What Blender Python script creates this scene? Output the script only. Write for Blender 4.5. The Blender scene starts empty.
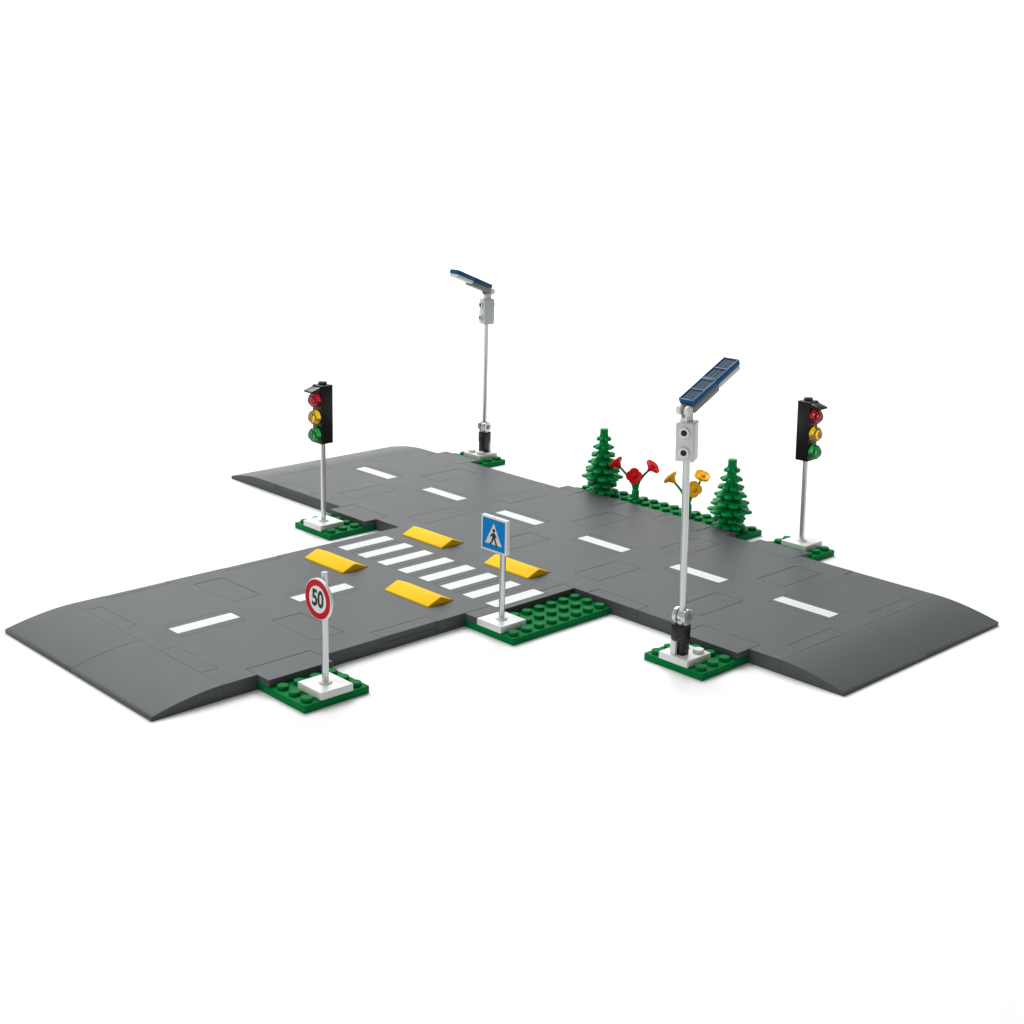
import bpy, bmesh, math, random
from mathutils import Vector, Matrix
random.seed(7)
S = 0.008                       # one stud pitch of the toy = 8 mm
sc = bpy.context.scene
COL = sc.collection
R = math.radians

# ------------------------------------------------------------------ materials
def plastic(name, col, rough=0.3, spec=0.5, noise=0.04, bump=0.03, bscale=900, coat=0.0, metallic=0.0):
    m = bpy.data.materials.new(name); m.use_nodes = True
    nt = m.node_tree; b = nt.nodes['Principled BSDF']
    tc = nt.nodes.new('ShaderNodeTexCoord')
    n = nt.nodes.new('ShaderNodeTexNoise'); n.inputs['Scale'].default_value = 60; n.inputs['Detail'].default_value = 3
    nt.links.new(tc.outputs['Object'], n.inputs['Vector'])
    mx = nt.nodes.new('ShaderNodeMix'); mx.data_type = 'RGBA'
    mx.inputs[6].default_value = [c * (1 - noise) for c in col] + [1]
    mx.inputs[7].default_value = [min(1, c * (1 + noise)) for c in col] + [1]
    nt.links.new(n.outputs['Fac'], mx.inputs[0]); nt.links.new(mx.outputs[2], b.inputs['Base Color'])
    mr = nt.nodes.new('ShaderNodeMapRange')
    mr.inputs['To Min'].default_value = rough * 0.85; mr.inputs['To Max'].default_value = rough * 1.15
    nt.links.new(n.outputs['Fac'], mr.inputs['Value']); nt.links.new(mr.outputs['Result'], b.inputs['Roughness'])
    b.inputs['Specular IOR Level'].default_value = spec
    b.inputs['Coat Weight'].default_value = coat; b.inputs['Metallic'].default_value = metallic
    if bump:
        n2 = nt.nodes.new('ShaderNodeTexNoise'); n2.inputs['Scale'].default_value = bscale; n2.inputs['Detail'].default_value = 2
        nt.links.new(tc.outputs['Object'], n2.inputs['Vector'])
        bp = nt.nodes.new('ShaderNodeBump'); bp.inputs['Strength'].default_value = bump; bp.inputs['Distance'].default_value = 0.0004
        nt.links.new(n2.outputs['Fac'], bp.inputs['Height']); nt.links.new(bp.outputs['Normal'], b.inputs['Normal'])
    return m

def clear(name, col):
    m = bpy.data.materials.new(name); m.use_nodes = True
    nt = m.node_tree; b = nt.nodes['Principled BSDF']
    b.inputs['Base Color'].default_value = (*col, 1); b.inputs['Roughness'].default_value = 0.04
    b.inputs['IOR'].default_value = 1.5; b.inputs['Transmission Weight'].default_value = 0.85
    return m

ROAD_ROUGH, ROAD_SPEC = 0.42, 0.13
M = dict(
    road=plastic('dark_grey_plastic', (0.073, 0.081, 0.082), ROAD_ROUGH, ROAD_SPEC, 0.05, 0.05),
    green=plastic('green_plastic', (0.000, 0.160, 0.036), 0.45, 0.03),
    leaf=plastic('leaf_green_plastic', (0.000, 0.285, 0.070), 0.4, 0.12),
    white=plastic('white_plastic', (0.66, 0.68, 0.66), 0.3, 0.4, 0.02),
    box=plastic('pale_grey_plastic', (0.54, 0.56, 0.56), 0.3, 0.4, 0.02),
    print_white=plastic('white_print', (0.62, 0.64, 0.64), 0.4, 0.3, 0.02, 0),
    yellow=plastic('yellow_plastic', (0.90, 0.54, 0.000), 0.45, 0.05, 0.03),
    black=plastic('black_plastic', (0.006, 0.006, 0.007), 0.3, 0.3, 0.03),
    lgrey=plastic('light_grey_plastic', (0.56, 0.58, 0.58), 0.16, 0.7, 0.02, 0, metallic=0.55),
    mgrey=plastic('hinge_grey_plastic', (0.20, 0.20, 0.185), 0.35, 0.3),
    blue=plastic('dark_blue_plastic', (0.006, 0.080, 0.190), 0.35, 0.2),
    cell=plastic('solar_cell_print', (0.006, 0.042, 0.080), 0.4, 0.05),
    sky=plastic('sign_blue_print', (0.003, 0.19, 0.52), 0.4, 0.1, 0.02, 0),
    red=plastic('red_plastic', (0.74, 0.006, 0.010), 0.4, 0.15),
    sign_red=plastic('sign_red_print', (0.47, 0.006, 0.016), 0.4, 0.1, 0.02, 0),
    orange=plastic('bright_orange_plastic', (0.98, 0.50, 0.012), 0.4, 0.15),
    ink=plastic('black_print', (0.015, 0.015, 0.016), 0.4, 0.3, 0.02, 0),
    tred=clear('clear_red_plastic', (0.50, 0.004, 0.02)),
    tyel=clear('clear_yellow_plastic', (0.85, 0.56, 0.02)),
    tgrn=clear('clear_green_plastic', (0.01, 0.34, 0.06)),
)

# ------------------------------------------------------------------ mesh helpers (units: studs)
def bm_new(): return bmesh.new()
def xform(verts, mat): 
    for v in verts: v.co = mat @ v.co
def add_box(bm, x0, x1, y0, y1, z0, z1, bev=0.03, seg=2, mat=None):
    t = bmesh.new()
    bmesh.ops.create_cube(t, size=1)
    for v in t.verts:
        v.co = Vector(((x0 + x1) / 2 + v.co.x * (x1 - x0), (y0 + y1) / 2 + v.co.y * (y1 - y0), (z0 + z1) / 2 + v.co.z * (z1 - z0)))
    if bev: bmesh.ops.bevel(t, geom=t.edges[:], offset=bev, segments=seg, profile=0.5, affect='EDGES', clamp_overlap=True)
    merge(bm, t, mat)
def merge(bm, t, mat=None):
    if mat is not None: bmesh.ops.transform(t, matrix=mat, verts=t.verts)
    me = bpy.data.meshes.new('tmp'); t.to_mesh(me); t.free()
    bm.from_mesh(me); bpy.data.meshes.remove(me)
def add_lathe(bm, prof, seg=32, mat=None, cap=True):
    """prof: list of (r, z) from bottom to top, turned about z"""
    t = bmesh.new(); rings = []
    for r, z in prof:
        rings.append([t.verts.new((r * math.cos(2 * math.pi * i / seg), r * math.sin(2 * math.pi * i / seg), z)) for i in range(seg)])
    for a, b in zip(rings, rings[1:]):
        for i in range(seg):
            j = (i + 1) % seg
            t.faces.new((a[i], a[j], b[j], b[i]))
    if cap:
        t.faces.new(rings[0][::-1]); t.faces.new(rings[-1])
    merge(bm, t, mat)
def add_cyl(bm, c, r, h, axis='z', seg=28, bev=0.03):
    prof = [(r - bev, 0), (r, bev), (r, h - bev), (r - bev, h)] if bev else [(r, 0), (r, h)]
    rot = {'z': Matrix(), 'y': Matrix.Rotation(-math.pi / 2, 4, 'X'), 'x': Matrix.Rotation(math.pi / 2, 4, 'Y')}[axis]
    add_lathe(bm, prof, seg, Matrix.Translation(c) @ rot)
def add_tube(bm, pts, rad, seg=12):
    t = bmesh.new(); rings = []; n = len(pts); pts = [Vector(p) for p in pts]
    for i, p in enumerate(pts):
        d = (pts[min(i + 1, n - 1)] - pts[max(i - 1, 0)]).normalized()
        u = d.cross(Vector((0.3, 0.9, 0.1))).normalized(); w = d.cross(u)
        r = rad if not isinstance(rad, (list, tuple)) else rad[i]
        rings.append([t.verts.new(p + u * r * math.cos(2 * math.pi * k / seg) + w * r * math.sin(2 * math.pi * k / seg)) for k in range(seg)])
    for a, b in zip(rings, rings[1:]):
        for i in range(seg):
            j = (i + 1) % seg; t.faces.new((a[i], a[j], b[j], b[i]))
    t.faces.new(rings[0][::-1]); t.faces.new(rings[-1])
    bmesh.ops.recalc_face_normals(t, faces=t.faces)
    merge(bm, t)
def add_prism(bm, pts, d0, d1, plane='xz', mat=None):
    """outline pts swept from depth d0 to d1; plane xz -> depth along y"""
    t = bmesh.new()
    def P(a, b, d): return (a, d, b) if plane == 'xz' else (d, a, b) if plane == 'yz' else (a, b, d)
    A = [t.verts.new(P(a, b, d0)) for a, b in pts]; B = [t.verts.new(P(a, b, d1)) for a, b in pts]
    n = len(pts)
    t.faces.new(A); t.faces.new(B[::-1])
    for i in range(n): t.faces.new((A[i], B[i], B[(i + 1) % n], A[(i + 1) % n]))
    bmesh.ops.recalc_face_normals(t, faces=t.faces)
    merge(bm, t, mat)
def obj(name, bm, mat, parent=None, loc=(0, 0, 0), label=None, smooth=35):
    # smooth=0: flat facets
    me = bpy.data.meshes.new(name)
    bmesh.ops.scale(bm, vec=(S, S, S), verts=bm.verts)
    bm.to_mesh(me); bm.free()
    if smooth:
        for p in me.polygons: p.use_smooth = True
        me.set_sharp_from_angle(angle=R(smooth))
    me.materials.append(mat)
    o = bpy.data.objects.new(name, me); COL.objects.link(o)
    o.location = [c * S for c in loc]
    if parent: o.parent = parent
    if label: o['label'] = label
    return o
def thing(name, label, cat, loc=(0, 0, 0), rotz=0, group=None):
    o = bpy.data.objects.new(name, None); COL.objects.link(o)
    o.location = [c * S for c in loc]; o.rotation_euler = (0, 0, rotz); o.empty_display_size = S
    o['label'] = label; o['category'] = cat
    if group: o['group'] = group
    return o
def tag(o, label, cat, group=None):
    o['label'] = label; o['category'] = cat
    if group: o['group'] = group
    return o
def dup(root, loc, rotz, label):
    r = root.copy(); COL.objects.link(r); r.location = [c * S for c in loc]; r.rotation_euler = (0, 0, rotz); r['label'] = label
    def kids(a, b):
        for ch in list(a.children):
            c = ch.copy(); COL.objects.link(c); c.parent = b; kids(ch, c)
    kids(root, r)
    return r

# ------------------------------------------------------------------ studio surface: floor sweeping up into a backdrop
def make_backdrop():
    bm = bm_new()
    yaw = math.atan2(68.2, -65.3)                      # away from the camera
    d = Vector((math.cos(yaw), math.sin(yaw), 0)); w = Vector((-d.y, d.x, 0))
    prof = [(-260, 0)]
    for k in range(0, 25):
        prof.append((-260 + k * 15.4, 0))
    r0, xs = 52, 125
    for k in range(0, 17):
        a = k / 16 * math.pi / 2
        prof.append((xs + r0 * math.sin(a), r0 - r0 * math.cos(a)))
    prof.append((xs + r0, 66)); prof.append((xs + r0, 84))
    vs = []
    for px, pz in prof:
        vs.append([bm.verts.new(d * px + w * q + Vector((0, 0, pz))) for q in (-380, -190, 0, 190, 380)])
    for a, b in zip(vs, vs[1:]):
        for i in range(4): 
            if (a[i].co - b[i].co).length > 1e-6: bm.faces.new((a[i], b[i], b[i + 1], a[i + 1]))
    bmesh.ops.remove_doubles(bm, verts=bm.verts, dist=1e-4)
    bmesh.ops.recalc_face_normals(bm, faces=bm.faces)
    m = plastic('matte_white_paper', (0.885, 0.885, 0.885), 0.9, 0.0, 0.005, 0)
    o = obj('floor', bm, m, smooth=60); o['kind'] = 'structure'; o['label'] = 'seamless white studio floor sweeping up into a white backdrop'
make_backdrop()

# ------------------------------------------------------------------ road plates
def field(name, parent, xs, ys, recess, top=0.8, low=0.42, mat=None, bev=0.012):
    """slab whose cells in the recesses are sunk; recess: list of (x0,x1,y0,y1)"""
    bm = bm_new(); nx, ny = len(xs) - 1, len(ys) - 1
    def H(i, j):
        if i < 0 or j < 0 or i >= nx or j >= ny: return 0.0
        cx, cy = (xs[i] + xs[i + 1]) / 2, (ys[j] + ys[j + 1]) / 2
        return low if any(a < cx < b and c < cy < d for a, b, c, d in recess) else top
    V = {}
    def v(x, y, z):
        k = (round(x, 3), round(y, 3), round(z, 3))
        if k not in V: V[k] = bm.verts.new(k)
        return V[k]
    lev = [0.0, low, top]
    for i in range(nx):
        for j in range(ny):
            h = H(i, j); x0, x1, y0, y1 = xs[i], xs[i + 1], ys[j], ys[j + 1]
            bm.faces.new((v(x0, y0, h), v(x1, y0, h), v(x1, y1, h), v(x0, y1, h)))
            for (di, dj, p, q) in ((1, 0, (x1, y0), (x1, y1)), (-1, 0, (x0, y1), (x0, y0)), (0, 1, (x1, y1), (x0, y1)), (0, -1, (x0, y0), (x1, y0))):
                g = H(i + di, j + dj)
                for a, b in zip(lev, lev[1:]):
                    if g <= a + 1e-6 and b <= h + 1e-6:
                        bm.faces.new((v(*p, a), v(*q, a), v(*q, b), v(*p, b)))
    bmesh.ops.recalc_face_normals(bm, faces=bm.faces)
    es = [e for e in bm.edges if len(e.link_faces) == 2 and e.calc_face_angle(0) > 0.5]
    bmesh.ops.bevel(bm, geom=es, offset=bev, segments=2, profile=0.5, affect='EDGES', clamp_overlap=True)
    return obj(name, bm, mat or M['road'], parent, smooth=0)
def inlay(name, parent, x0, x1, y0, y1, gap=0.022, stripe=None, mat=None):
    gx, gy = gap * 1.3, gap * 0.7
    bm = bm_new(); h = random.uniform(-0.006, 0.006)
    add_box(bm, x0 + gx, x1 - gx, y0 + gy, y1 - gy, 0.425, 0.8 + h, 0.016)
    o = obj(name, bm, mat or M['road'], parent, smooth=0)
    # a tile never sits perfectly level
    if stripe:
        sb = bm_new(); a, b, c, d = stripe
        add_box(sb, a, b, c, d, 0.79, 0.8 + h + 0.006, 0)
        obj('white_stripe', sb, M['print_white'], o)
    return o
RNG = lambda a, b: [a + k for k in range(int(b - a) + 1)]
# recesses common to every 16 x 16 plate, with the road along local x
MID = [(-1, 1, -6, -2), (-1, 1, 2, 6)]
ENDS = [(-8, -7, -6, -2), (-8, -7, 2, 6), (7, 8, -6, -2), (7, 8, 2, 6)]
EDGE = [(-6, -2, -8, -7), (2, 6, -8, -7), (-6, -2, 7, 8), (2, 6, 7, 8)]
DASH = [(-6, -2, -1, 1), (2, 6, -1, 1)]
def road_plate(label, loc, over=(), skip=(), ends=(), half=False):
    """over: edge recesses whose tile bridges a stud onto a green plate; skip: left to a speed bump; ends: own end tiles, with the overhang"""
    t = thing('road_plate', label, 'road plate', loc, 0, 'road plates of the toy junction')
    field('base', t, RNG(-8, 8), RNG(-8, 8), MID + ENDS + EDGE + DASH)
    for r in MID: inlay('tile', t, *r)
    for a, b, c, d in EDGE:
        if (a, c) in skip: continue
        if (a, c) in over: c, d = (c - 1, d) if c < 0 else (c, d + 1)
        inlay('edge_tile', t, a, b, c, d)
    for a, b, c, d in DASH: inlay('dash_tile', t, a, b, c, d, gap=0.007, stripe=(a + .02, b - .02, -0.47, 0.47))
    for x0, x1 in ends:
        for y in (-6, 2): inlay('connector_tile', t, x0, x1, y, y + 4, gap=0.017 if x1 - x0 > 1 else 0.009)
    return t
road_plate('grey road plate at the back left, between the far ramp and the junction', (-16, 0, 0), over=[(2, -8), (-6, 7)], ends=[(-8, -7)])
mid = road_plate('middle grey road plate of the junction, in front of the toy flowers', (0, 0, 0), over=[(-6, 7), (2, 7)], skip=[(-6, -8), (2, -8)], ends=[(-9, -7), (7, 9)])
for a, b in ((-8, -6), (-2, 2), (6, 8)): inlay('edge_tile', mid, a, b, 8.0, 9)
road_plate('right grey road plate behind the near street lamp', (16, 0, 0), over=[(2, -8), (-6, 7)], ends=[(7, 8)])

# branch plate: road along y
def swap(r): return (r[2], r[3], r[0], r[1])
XB = [-7.5] + RNG(-7, 8)
t = thing('road_plate', 'grey road plate of the side road behind the speed limit sign', 'road plate', (0, -24, 0), 0, 'road plates of the toy junction')
rec = [swap(r) for r in MID + ENDS + EDGE + DASH]
field('base', t, XB, RNG(-8, 8), rec)
for r in MID: inlay('tile', t, *swap(r))
inlay('edge_tile', t, 7, 9, -6, -2); inlay('edge_tile', t, 7, 8, 2, 6)
inlay('edge_tile', t, -7.5, -7, -6, -2); inlay('edge_tile', t, -7.5, -7, 2, 6)
for r in DASH:
    a, b, c, d = swap(r); inlay('dash_tile', t, a, b, c, d, gap=0.007, stripe=(-0.47, 0.47, c + .02, d - .02))
for x in (-6, 2): inlay('connector_tile', t, x, x + 4, -8, -7, gap=0.009)

# crosswalk plate
t = thing('crosswalk_plate', 'grey zebra crossing plate with eight white stripes between the yellow bumps', 'crosswalk', (0, -12, 0))
rec = [(-6, -2, -4, -3), (2, 6, -4, -3), (-6, -2, 3, 4), (2, 6, 3, 4), (-7, 8, -2, 2)]
field('base', t, XB, RNG(-4, 4), rec)
for k in range(8):
    x = -7 + 2 * k
    inlay('stripe_tile', t, x, x + 2, -2, 2, gap=0.006, stripe=(x + 0.54, x + 1.46, -1.96, 1.96))
inlay('edge_tile', t, 8, 9, -4, -2); inlay('edge_tile', t, 8, 9, 2, 4)

# ramps: a convex slope of two halves
def ramp(label, loc, rotz, w0=-8, w1=8):
    t = thing('road_ramp', label, 'ramp', loc, rotz, 'curved ramps at the road ends')
    for a, b in ((w0, 0), (0, w1)):
        n = 22; pts = [(0, 0.0)]
        for k in range(n + 1):
            u = k / n
            pts.append((4 * u, 0.8 - 0.58 * u ** 1.75))
        pts.append((4.0, 0.0))
        bm = bm_new(); add_prism(bm, [(x, z) for x, z in pts], a + 0.008, b - 0.008, 'xz')
        es = [e for e in bm.edges if len(e.link_faces) == 2 and e.calc_face_angle(0) > 0.6 and max(v.co.z for v in e.verts) > 0.05]
        bmesh.ops.bevel(bm, geom=es, offset=0.012, segments=2, profile=0.5, affect='EDGES', clamp_overlap=True)
        obj('slope', bm, M['road'], t, smooth=20)
    return t
ramp('grey curved ramp at the right end of the main road', (24, 0, 0), 0)
ramp('grey curved ramp at the back left end of the main road', (-24, 0, 0), math.pi)
ramp('grey curved ramp at the front left end of the side road', (0, -32, 0), -math.pi / 2, -7.5, 8)

# speed bumps
def speed_bump():
    t = bm_new()
    add_prism(t, [(-0.98, 0), (-0.98, 0.06), (-0.08, 0.42), (0.06, 0.42), (0.86, 0.08), (0.86, 0)], -1.98, 1.98, 'yz')
    es = [x for x in t.edges if len(x.link_faces) == 2 and x.calc_face_angle(0) > 0.2 and max(v.co.z for v in x.verts) > 0.02]
    bmesh.ops.bevel(t, geom=es, offset=0.045, segments=3, profile=0.5, affect='EDGES', clamp_overlap=True)
    # the foot that stands in the recess of the road
    add_box(t, -1.97, 1.97, -0.96, 0.84, -0.37, -0.012, 0)
    return t
bl = {(-4, -16): 'yellow speed bump just behind the top of the round 50 sign', (4, -16): 'yellow speed bump in front of the zebra crossing, nearest the dark front edge',
      (-4, -8): 'yellow speed bump behind the zebra crossing, towards the back left', (4, -8): 'yellow speed bump partly behind the pole of the blue crossing sign'}
first = None
for (bx, by), lab in bl.items():
    if first is None:
        o = obj('speed_bump', speed_bump(), M['yellow']); first = o
    else:
        o = first.copy(); COL.objects.link(o)
    o.location = (bx * S, by * S, 0.8 * S)
    tag(o, lab, 'speed bump', 'yellow speed bumps round the zebra crossing')

# ------------------------------------------------------------------ green base plates with studs
def stud_bm(r=0.3, h=0.2):
    bm = bm_new(); add_cyl(bm, (0, 0, 0), r, h, 'z', 24, 0.03); return bm
stud_mesh = None
def green_plate(label, x0, x1, y0, y1, covered):
    global stud_mesh
    cx, cy = (x0 + x1) / 2, (y0 + y1) / 2
    t = thing('green_plate', label, 'base plate', (cx, cy, 0), 0, 'green studded plates beside the road')
    bm = bm_new(); add_box(bm, x0 - cx + .01, x1 - cx - .01, y0 - cy + .01, y1 - cy - .01, 0.0, 0.4, 0.035)
    obj('plate', bm, M['green'], t)
    if stud_mesh is None:
        o = obj('stud', stud_bm(), M['green'], t); stud_mesh = o.data; COL.objects.unlink(o); bpy.data.objects.remove(o)
    for i in range(int(x1 - x0)):
        for j in range(int(y1 - y0)):
            sx, sy = x0 + i + .5, y0 + j + .5
            if any(a < sx < b and c < sy < d for a, b, c, d in covered): continue
            o = bpy.data.objects.new('stud', stud_mesh); COL.objects.link(o); o.parent = t
            o.location = ((sx - cx) * S, (sy - cy) * S, 0.4 * S)
green_plate('green studded plate under the round 50 sign', 8, 12, -30, -26, [(8, 9, -30, -26), (10, 12, -29, -27)])
green_plate('long green studded plate under the blue crossing sign', 8, 12, -16, -8, [(8, 9, -16, -8), (9, 11, -16, -14)])
green_plate('green studded plate under the left traffic light', -14, -10, -12, -8, [(-14, -10, -9, -8), (-13, -11, -12, -10)])
green_plate('green studded plate under the near street lamp', 18, 22, -12, -8, [(18, 22, -9, -8), (19, 21, -12, -10)])
green_plate('green studded plate under the far street lamp', -22, -18, 8, 12, [(-22, -18, 8, 9), (-21, -19, 10, 12)])
green_plate('green studded plate under the right traffic light', 10, 14, 8, 12, [(10, 14, 8, 9), (11, 13, 10, 12)])
green_plate('longest green studded plate, carrying the trees and flowers', -8, 8, 8, 12, [(-8, 8, 8, 9), (-7, -5, 9, 11), (5, 7, 9, 11), (-3, -2, 10, 11), (2, 3, 10, 11)])

# ------------------------------------------------------------------ signs
def base_tile(parent, z=0.4, dx=0, dy=0):
    bm = bm_new(); add_box(bm, dx - 0.985, dx + 0.985, dy - 0.985, dy + 0.985, z, z + 0.4, 0.035)
    add_lathe(bm, [(0.34, z + 0.395), (0.34, z + 0.45), (0.30, z + 0.49), (0.2, z + 0.49)], 24, Matrix.Translation((dx, dy, 0)))
    return obj('base_tile', bm, M['white'], parent)
def pole_part(parent, z0, z1, r=0.172, c=(0, 0)):
    bm = bm_new(); add_cyl(bm, (c[0], c[1], z0), r, z1 - z0, 'z', 24, 0.03); return obj('pole', bm, M['lgrey'], parent)
def clip_part(parent, zc):
    bm = bm_new()
    for zz in (-0.22, 0.22):
        add_box(bm, -0.12, 0.12, -0.33, -0.17, zc + zz - 0.12, zc + zz + 0.12, 0.02)
        for s in (-1, 1): add_box(bm, s * 0.26 - 0.06, s * 0.26 + 0.06, -0.34, 0.16, zc + zz - 0.1, zc + zz + 0.1, 0.03)
    return obj('clip', bm, M['white'], parent)
def text_part(parent, body, size, mat, loc, depth):
    cu = bpy.data.curves.new('digits', 'FONT'); cu.body = body; cu.size = size * S; cu.align_x = 'CENTER'; cu.align_y = 'CENTER'
    cu.extrude = depth * S; cu.offset = 0.030 * S * size; cu.space_character = 0.98
    tmp = bpy.data.objects.new('digits', cu); COL.objects.link(tmp)
    dg = bpy.context.evaluated_depsgraph_get(); me = bpy.data.meshes.new_from_object(tmp.evaluated_get(dg))
    bpy.data.objects.remove(tmp); bpy.data.curves.remove(cu)
    me.materials.clear(); me.materials.append(mat)
    o = bpy.data.objects.new('digits', me); COL.objects.link(o); o.parent = parent
    o.rotation_euler = (math.pi / 2, 0, 0); o.location = [c * S for c in loc]
    o.scale = (0.92, 1.12, 1)
    return o
# round 50 sign
t = thing('speed_limit_sign', 'round red and white 50 sign on a light grey pole', 'road sign', (11, -28, 0))
base_tile(t); pole_part(t, 0.8, 6.56); clip_part(t, 5.3)
bm = bm_new(); add_cyl(bm, (0.10, -0.50, 5.29), 1.05, 0.18, 'y', 64, 0.03)
disc = obj('sign_disc', bm, M['white'], t)
bm = bm_new()
add_lathe(bm, [(0.69, 0), (0.69, 0.008), (1.0, 0.008), (1.0, 0)], 64, Matrix.Translation((0.10, -0.501, 5.29)) @ Matrix.Rotation(math.pi / 2, 4, 'X'), cap=False)
obj('red_ring', bm, M['sign_red'], disc)
text_part(disc, '50', 1.04, M['ink'], (0.10, -0.502, 5.29), 0.008)
# square crossing sign
t = thing('crossing_sign', 'square blue pedestrian crossing sign on a pole beside the zebra crossing', 'road sign', (10, -15, 0))
base_tile(t); pole_part(t, 0.8, 6.3); clip_part(t, 5.8)
cx, cz, yf = -0.16, 5.79, -0.60
bm = bm_new(); add_box(bm, cx - 1.02, cx + 1.02, yf, yf + 0.27, cz - 1.0, cz + 1.0, 0.03)
face = obj('sign_plate', bm, M['white'], t)
bm = bm_new(); add_prism(bm, [(cx - .90, cz - .88), (cx + .90, cz - .88), (cx + .90, cz + .88), (cx - .90, cz + .88)], yf - 0.008, yf + 0.01)
obj('blue_field', bm, M['sky'], face)
bm = bm_new(); add_prism(bm, [(cx - .66, cz - .56), (cx + .66, cz - .56), (cx, cz + .66)], yf - 0.016, yf - 0.004)
obj('white_triangle', bm, M['print_white'], face)
bm = bm_new(); y0, y1 = yf - 0.024, yf - 0.012
q = lambda pts: [(cx + a * 1.12, cz - 0.06 + b * 1.12) for a, b in pts]
add_prism(bm, q([(0.02 + .095 * math.cos(k * math.pi / 8), 0.27 + .095 * math.sin(k * math.pi / 8)) for k in range(16)]), y0, y1)
add_prism(bm, q([(-0.08, 0.15), (0.10, 0.15), (0.13, -0.14), (-0.09, -0.14)]), y0, y1)               # trunk
add_prism(bm, q([(0.03, -0.12), (0.14, -0.12), (0.24, -0.34), (0.30, -0.50), (0.18, -0.50), (0.12, -0.32)]), y0 - .001, y1)   # leading leg
add_prism(bm, q([(-0.09, -0.12), (0.04, -0.12), (-0.06, -0.34), (-0.22, -0.50), (-0.33, -0.47), (-0.15, -0.32)]), y0 - .002, y1)
add_prism(bm, q([(0.09, 0.14), (0.13, 0.09), (0.24, -0.05), (0.20, -0.09), (0.08, 0.02)]), y0 - .003, y1)                 # arms
add_prism(bm, q([(-0.07, 0.14), (-0.07, 0.03), (-0.20, -0.09), (-0.25, -0.05), (-0.13, 0.09)]), y0 - .003, y1)
obj('walker_symbol', bm, M['ink'], face)
# ------------------------------------------------------------------ traffic lights (front = local -y)
def traffic_light(label, loc, rotz):
    t = thing('traffic_light', label, 'traffic light', loc, rotz, 'toy traffic lights')
    base_tile(t); pole_part(t, 0.6, 6.4)
    bm = bm_new()
    add_box(bm, -0.49, 0.49, -0.49, 0.49, 6.30, 10.30, 0.035)
    add_cyl(bm, (0, 0, 10.29), 0.3, 0.21, 'z', 24, 0.03)
    obj('housing', bm, M['black'], t)
    bm = bm_new()
    add_prism(bm, [(-0.485, 10.22), (-1.22, 9.98), (-1.22, 9.86), (-0.485, 9.84)], -0.46, 0.46, 'yz')
    bmesh.ops.bevel(bm, geom=bm.edges[:], offset=0.03, segments=2, profile=0.5, affect='EDGES', clamp_overlap=True)
    obj('visor', bm, M['black'], t)
    for z, m, lab in ((9.32, 'tred', 'red lens'), (8.14, 'tyel', 'yellow lens'), (6.93, 'tgrn', 'green lens')):
        bm = bm_new()
        add_lathe(bm, [(0.30, 0), (0.47, 0.02), (0.49, 0.06), (0.49, 0.32), (0.46, 0.37), (0.31, 0.39), (0.30, 0.40), (0.29, 0.55), (0.25, 0.58)], 32,
                  Matrix.Translation((0, -0.492, z)) @ Matrix.Rotation(math.pi / 2, 4, 'X'))
        obj('lens', bm, M[m], t, label=lab)
    return t
tl = traffic_light('black traffic light at the left, with its lenses on its left side', (-12, -11, 0), 0)
tr = dup(tl, (12, 11, 0), math.pi / 2, 'black traffic light at the right, behind the main road')
lean = Vector((0, 0, 1)).rotation_difference(Vector((-0.72, 0.69, 36)))     # this one leans a little on its base
for ch in tr.children:
    if not ch.name.startswith('base'):
        ch.rotation_euler = lean.to_euler(); ch.location.z = 0.12 * S

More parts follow.
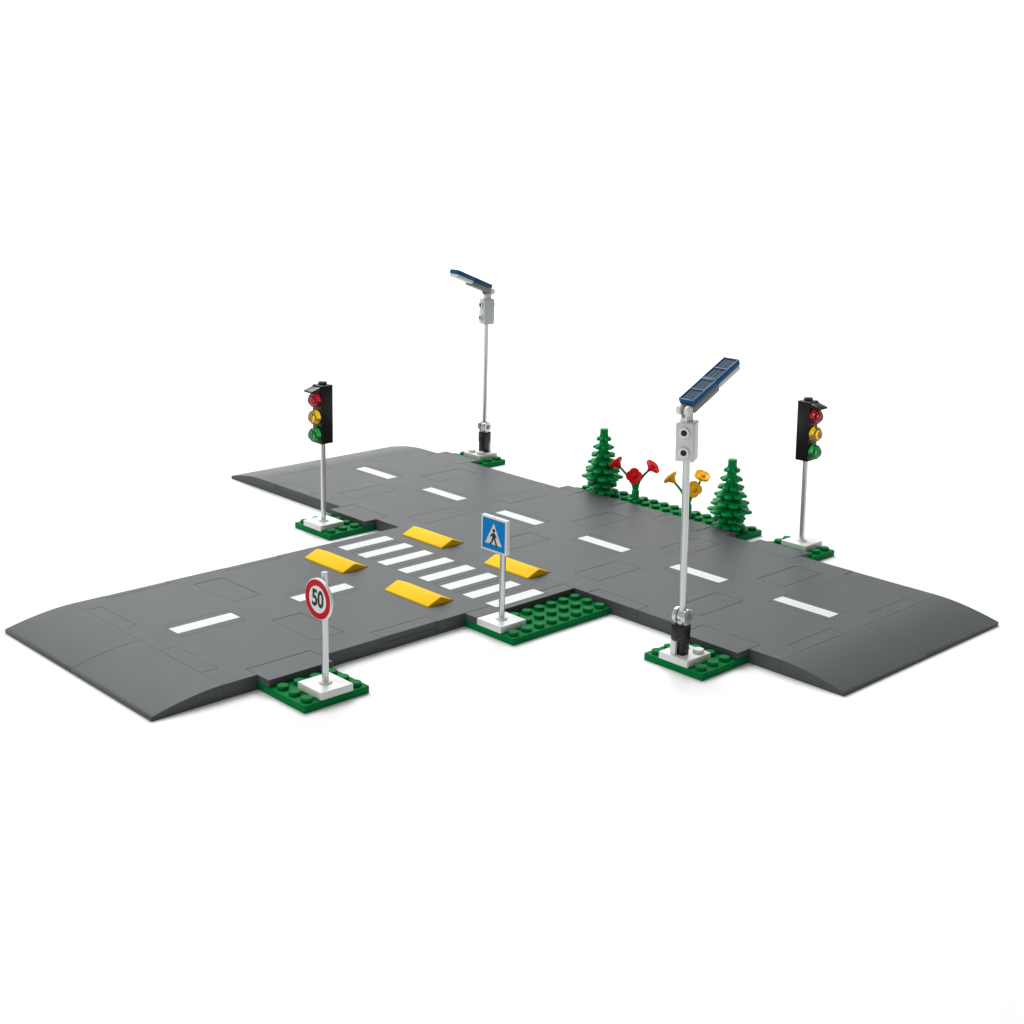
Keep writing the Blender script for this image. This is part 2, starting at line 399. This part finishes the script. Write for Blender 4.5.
# ------------------------------------------------------------------ street lamps (arm towards local +y)
def street_lamp(label, loc, rotz, tilt, lean, turn):
    t = thing('street_lamp', label, 'street lamp', loc, rotz, 'toy solar street lamps')
    b = -0.38
    bm = bm_new(); add_box(bm, -0.985, 0.985, -0.985, 0.985, 0.4, 0.8, 0.035)
    for sx in (-.5, .5): add_cyl(bm, (sx, 0.5, 0.79), 0.3, 0.21, 'z', 24, 0.03)
    add_box(bm, -0.36, -0.02, b - 0.46, b - 0.26, 0.79, 1.58, 0.03)      # upright tab of the base
    obj('base_tile', bm, M['white'], t)
    bm = bm_new()
    add_box(bm, -0.33, 0.33, b - 0.25, b + 0.30, 0.79, 2.52, 0.04)
    add_box(bm, -0.37, 0.37, b - 0.44, b + 0.32, 1.60, 2.50, 0.05)
    add_box(bm, -0.05, 0.05, b - 0.46, b - 0.40, 1.75, 2.40, 0.015)
    obj('post', bm, M['black'], t)
    # the joint: two clip fingers round a bar
    bm = bm_new()
    for x0, w in ((-0.44, 0.26), (0.18, 0.26)): add_cyl(bm, (x0, b, 2.94), 0.42, w, 'x', 32, 0.05)
    add_cyl(bm, (0, b, 2.45), 0.28, 0.25, 'z', 24, 0.03)
    add_box(bm, -0.40, 0.40, b - 0.20, b + 0.20, 2.50, 2.70, 0.04)
    joint = obj('joint', bm, M['lgrey'], t)
    bm = bm_new(); add_cyl(bm, (-0.48, b, 2.94), 0.19, 0.96, 'x', 24, 0.03); obj('axle', bm, M['mgrey'], joint)
    up = Matrix.Translation((0, b, 2.94)) @ Matrix.Rotation(R(lean), 4, 'X') @ Matrix.Translation((0, 0, -2.94))   # local frame of the leaning pole
    bm = bm_new(); add_cyl(bm, (0, 0, 2.94), 0.19, 8.6, 'z', 24, 0.03)
    add_cyl(bm, (-0.15, 0, 2.94), 0.33, 0.30, 'x', 28, 0.04); bmesh.ops.transform(bm, matrix=up, verts=bm.verts)
    obj('pole', bm, M['lgrey'], t)
    # lamp box with two hollow studs front and back
    box_m = up @ Matrix.Rotation(R(turn), 4, 'Z')
    bm = bm_new(); add_box(bm, -0.49, 0.49, -0.47, 0.47, 11.46, 13.52, 0.09, 3, mat=box_m)
    box = obj('control_box', bm, M['box'], t)
    for s in (-1, 1):
        for z in (11.98, 13.02):
            rot = box_m @ Matrix.Translation((0, s * 0.465, z)) @ Matrix.Rotation(-s * math.pi / 2, 4, 'X')
            bm = bm_new()
            add_lathe(bm, [(0.27, -0.02), (0.27, 0.13), (0.25, 0.15), (0.175, 0.15), (0.165, 0.14), (0.165, -0.01)], 28, rot, cap=False)
            st = obj('stud', bm, M['white'], box)
            bm = bm_new(); add_lathe(bm, [(0.16, 0.0), (0.16, 0.09)], 24, rot); obj('stud_hole_shade', bm, M['black'], box)  # black plug: the shade inside the hollow stud, put in as colour
    top = up @ Vector((0, 0, 13.5))
    bm = bm_new()
    add_box(bm, -0.22, 0.22, -0.32, 0.22, 13.45, 13.95, 0.04, mat=up)
    add_cyl(bm, (-0.40, top.y - 0.30, 14.10), 0.25, 0.30, 'x', 28, 0.05); add_cyl(bm, (0.12, top.y - 0.30, 14.10), 0.25, 0.28, 'x', 28, 0.05)
    obj('head_hinge', bm, M['white'], t)
    # tilted head
    piv = Matrix.Translation((0, top.y + 0.07, 14.0)) @ Matrix.Rotation(R(tilt), 4, 'X')
    bm = bm_new(); add_box(bm, -0.44, 0.44, -0.05, 2.10, -0.02, 0.36, 0.05, mat=piv)
    add_box(bm, -0.10, 0.10, -0.5, 0.4, -0.20, 0.20, 0.05, mat=piv)
    obj('arm_plate', bm, M['mgrey'], t)
    for y in (0.0, 2.0):
        bm = bm_new(); f = 0.085
        add_box(bm, -0.49, 0.49, y + 0.01, y + 1.99, 0.372, 0.62, 0.03, mat=piv)
        for x in (-0.49 + f / 2, 0.49 - f / 2): add_box(bm, x - f / 2, x + f / 2, y + 0.012, y + 1.988, 0.615, 0.70, 0.025, mat=piv)
        for yy in (y + 0.012, y + 0.955, y + 1.898): add_box(bm, -0.41, 0.41, yy, yy + 0.09, 0.615, 0.695, 0.02, mat=piv)
        p = obj('solar_panel', bm, M['blue'], t)
        for yy in (y + 0.115, y + 1.06):
            bm = bm_new()
            for i in range(3):      # three strips per cell
                add_box(bm, -0.395 + 0.265 * i, -0.145 + 0.265 * i, yy, yy + 0.825, 0.616, 0.650, 0.008, 1, mat=piv)
            obj('solar_cell', bm, M['cell'], p)
    bm = bm_new(); add_box(bm, -0.47, 0.47, 2.12, 3.95, 0.10, 0.365, 0.05, mat=piv)
    obj('lamp_tile', bm, M['white'], t)
    return t
street_lamp('tall street lamp in front of the main road, blue solar panel tilted to the back', (20, -11, 0), 0, 26.5, 2.7, 24)
street_lamp('street lamp far at the back, head tilted to the left', (-20, 11, 0), math.pi, 21, 0, -14)

# ------------------------------------------------------------------ trees
def pine_tree(label, loc, rotz):
    t = thing('pine_tree', label, 'toy tree', loc, rotz, 'green toy pine trees')
    bm = bm_new()
    add_lathe(bm, [(0.62, 0), (0.62, 0.25), (0.50, 0.5), (0.46, 1.4), (0.40, 3.0), (0.33, 4.4), (0.30, 4.9), (0.31, 4.92), (0.31, 5.22), (0.27, 5.27)], 28)
    obj('trunk', bm, M['leaf'], t)
    bm = bm_new()
    tiers = [(0.30, 1.25, 8, 0.5), (0.85, 1.25, 8, 0.0), (1.45, 1.66, 8, 0.5), (2.02, 1.45, 8, 0.0), (2.60, 1.22, 8, 0.5), (3.18, 1.00, 8, 0.0), (3.78, 0.84, 8, .5), (4.42, 0.62, 8, 0.0)]
    for z, rr, lobes, ph in tiers:
        q = bmesh.new(); seg = 96; th = 0.46 if rr > 1 else 0.36
        def ring(f, dz, lobe):
            out = []
            for i in range(seg):
                a = 2 * math.pi * i / seg
                c = abs(math.cos(lobes / 2 * a + ph * math.pi))
                k = 1 - lobe * (1 - c ** 0.55)
                out.append(q.verts.new((rr * f * k * math.cos(a), rr * f * k * math.sin(a), z + dz * (1 if f > .5 else 1))))
            return out
        core = 0.34 / rr
        rings = [ring(core, -0.05, 0), ring(0.75, -0.03, 0.25), ring(0.95, -0.05, 0.42), ring(1.0, 0.02, 0.42), ring(0.97, 0.12, 0.42), ring(0.80, 0.20, 0.36), ring(0.62, 0.20, 0.22), ring(max(core, .3), th, 0)]
        for a, b in zip(rings, rings[1:]):
            for i in range(seg):
                j = (i + 1) % seg; q.faces.new((a[i], a[j], b[j], b[i]))
        merge(bm, q)
    bmesh.ops.scale(bm, vec=(0.96, 0.96, 1), verts=bm.verts)
    obj('crown', bm, M['leaf'], t, smooth=50)
    t.scale = (1, 1, 0.97)
    return t
pt = pine_tree('green toy pine tree at the left, beside the red flowers', (-5.5, 10.1, 0.4), 0.35)
dup(pt, (6.5, 10.1, 0.4), 0.1, 'green toy pine tree at the right, beside the yellow flowers')

# ------------------------------------------------------------------ flowers
def blossom_bm():
    bm = bm_new()
    add_lathe(bm, [(0.09, -0.02), (0.13, 0.05), (0.20, 0.16), (0.30, 0.28), (0.36, 0.36), (0.36, 0.40), (0.22, 0.40)], 24)
    q = bmesh.new(); seg = 64
    def ring(r, z, l): return [q.verts.new((r * (1 - l * (1 - abs(math.cos(2 * a)) ** 0.6)) * math.cos(a), r * (1 - l * (1 - abs(math.cos(2 * a)) ** 0.6)) * math.sin(a), z)) for a in [2 * math.pi * i / seg for i in range(seg)]]
    rs = [ring(.2, .30, 0), ring(.5, .34, .14), ring(.585, .40, .19), ring(.585, .50, .19), ring(.53, .54, .18), ring(.2, .46, 0)]
    for a, b in zip(rs, rs[1:]):
        for i in range(seg):
            j = (i + 1) % seg; q.faces.new((a[i], a[j], b[j], b[i]))
    q.faces.new(rs[-1])
    merge(bm, q)
    add_cyl(bm, (0, 0, 0.44), 0.17, 0.18, 'z', 20, 0.03)
    bmesh.ops.scale(bm, vec=(1.04, 1.04, 1.12), verts=bm.verts)
    return bm
def flower_plant(label, loc, mat, heads):
    t = thing('flower_plant', label, 'toy flowers', loc, 0, 'toy flower plants between the trees')
    bm = bm_new(); add_box(bm, -0.47, 0.47, -0.47, 0.47, 0, 0.26, 0.05)
    add_cyl(bm, (0, 0, 0.2), 0.27, 0.75, 'z', 20, 0.05)
    for a in (0.4, 2.5, 4.6):
        add_box(bm, 0.1, 0.62, -0.16, 0.16, 0.24, 0.36, 0.04, mat=Matrix.Rotation(a, 4, 'Z'))
    obj('plant_foot', bm, M['leaf'], t)
    for hx, hy, hz, face in heads:
        P1 = Vector((hx, hy, hz)); P0 = Vector((hx * 0.08, hy * 0.08, 0.85)); d = Vector(face).normalized()
        P1 = P1 - d * 0.3
        pts = []
        L = (P1 - P0).length
        for k in range(13):
            u = k / 12
            A, B = P0 + Vector((0, 0, 0.3 * L)), P1 - d * (0.35 * L)
            pts.append((1 - u) ** 3 * P0 + 3 * (1 - u) ** 2 * u * A + 3 * (1 - u) * u * u * B + u ** 3 * P1)
        bm = bm_new(); add_tube(bm, pts, [0.115 - 0.03 * k / 12 for k in range(13)]); obj('stem', bm, M['leaf'], t)
        bm = blossom_bm()
        bmesh.ops.transform(bm, matrix=Matrix.Translation(P1) @ d.to_track_quat('Z', 'Y').to_matrix().to_4x4(), verts=bm.verts)
        obj('blossom', bm, mat, t)
flower_plant('plant with three red blossoms beside the left pine tree', (-2.5, 10.5, 0.4), M['red'],
             [(-1.70, -0.2, 2.60, (-0.85, -0.2, 0.75)), (0.45, -0.75, 2.2, (0.55, -0.75, 0.35)), (1.55, -0.2, 2.95, (0.75, 0.25, 0.85))])
flower_plant('plant with three yellow orange blossoms between red flowers and right tree', (2.5, 10.5, 0.4), M['orange'],
             [(-1.35, -0.3, 2.55, (-0.85, -0.2, 0.75)), (1.05, -0.8, 2.4, (0.6, -0.75, 0.3)), (1.15, -0.1, 3.15, (0.45, -0.15, 0.95))])

# ------------------------------------------------------------------ camera
cam = bpy.data.cameras.new('camera'); co = bpy.data.objects.new('camera', cam); COL.objects.link(co)
co.location = (65.255 * S, -68.1997 * S, 28.9709 * S)
co.rotation_euler = (1.3208, -0.0246, 0.8057)
cam.sensor_width = 36; cam.lens = 1445.36 / 1024 * 36; cam.shift_y = (470.77 - 512) / 1024
cam.clip_start = 0.01; cam.clip_end = 50
sc.camera = co

# ------------------------------------------------------------------ studio lamps
def area(name, loc, target, sx, sy, radiance, col=(1, 1, 1)):
    l = bpy.data.lights.new(name, 'AREA'); l.shape = 'RECTANGLE'; l.size = sx * S; l.size_y = sy * S
    l.energy = radiance * math.pi * sx * sy * S * S; l.color = col
    o = bpy.data.objects.new(name, l); COL.objects.link(o)
    o.location = [c * S for c in loc]
    o.rotation_euler = (Vector(target) - Vector(loc)).to_track_quat('-Z', 'Y').to_euler()
    return o
area('softbox_key', (-190, 110, 280), (0, 0, 0), 300, 260, 5.0)
area('softbox_backdrop', (-150, 20, 150), (-230, 90, 40), 160, 80, 4.6)
area('softbox_backdrop_right', (60, 200, 150), (-20, 260, 50), 160, 80, 2.6)
area('softbox_front', (-40, -200, 130), (0, 0, 0), 150, 110, 2.8)
w = bpy.data.worlds.new('World'); sc.world = w; w.use_nodes = True
w.node_tree.nodes['Background'].inputs['Color'].default_value = (1, 1, 1, 1)
w.node_tree.nodes['Background'].inputs['Strength'].default_value = 0.18

sc.view_settings.view_transform = 'Standard'; sc.view_settings.look = 'None'
sc.view_settings.exposure = 0.42; sc.view_settings.gamma = 1; sc.view_settings.use_curve_mapping = False
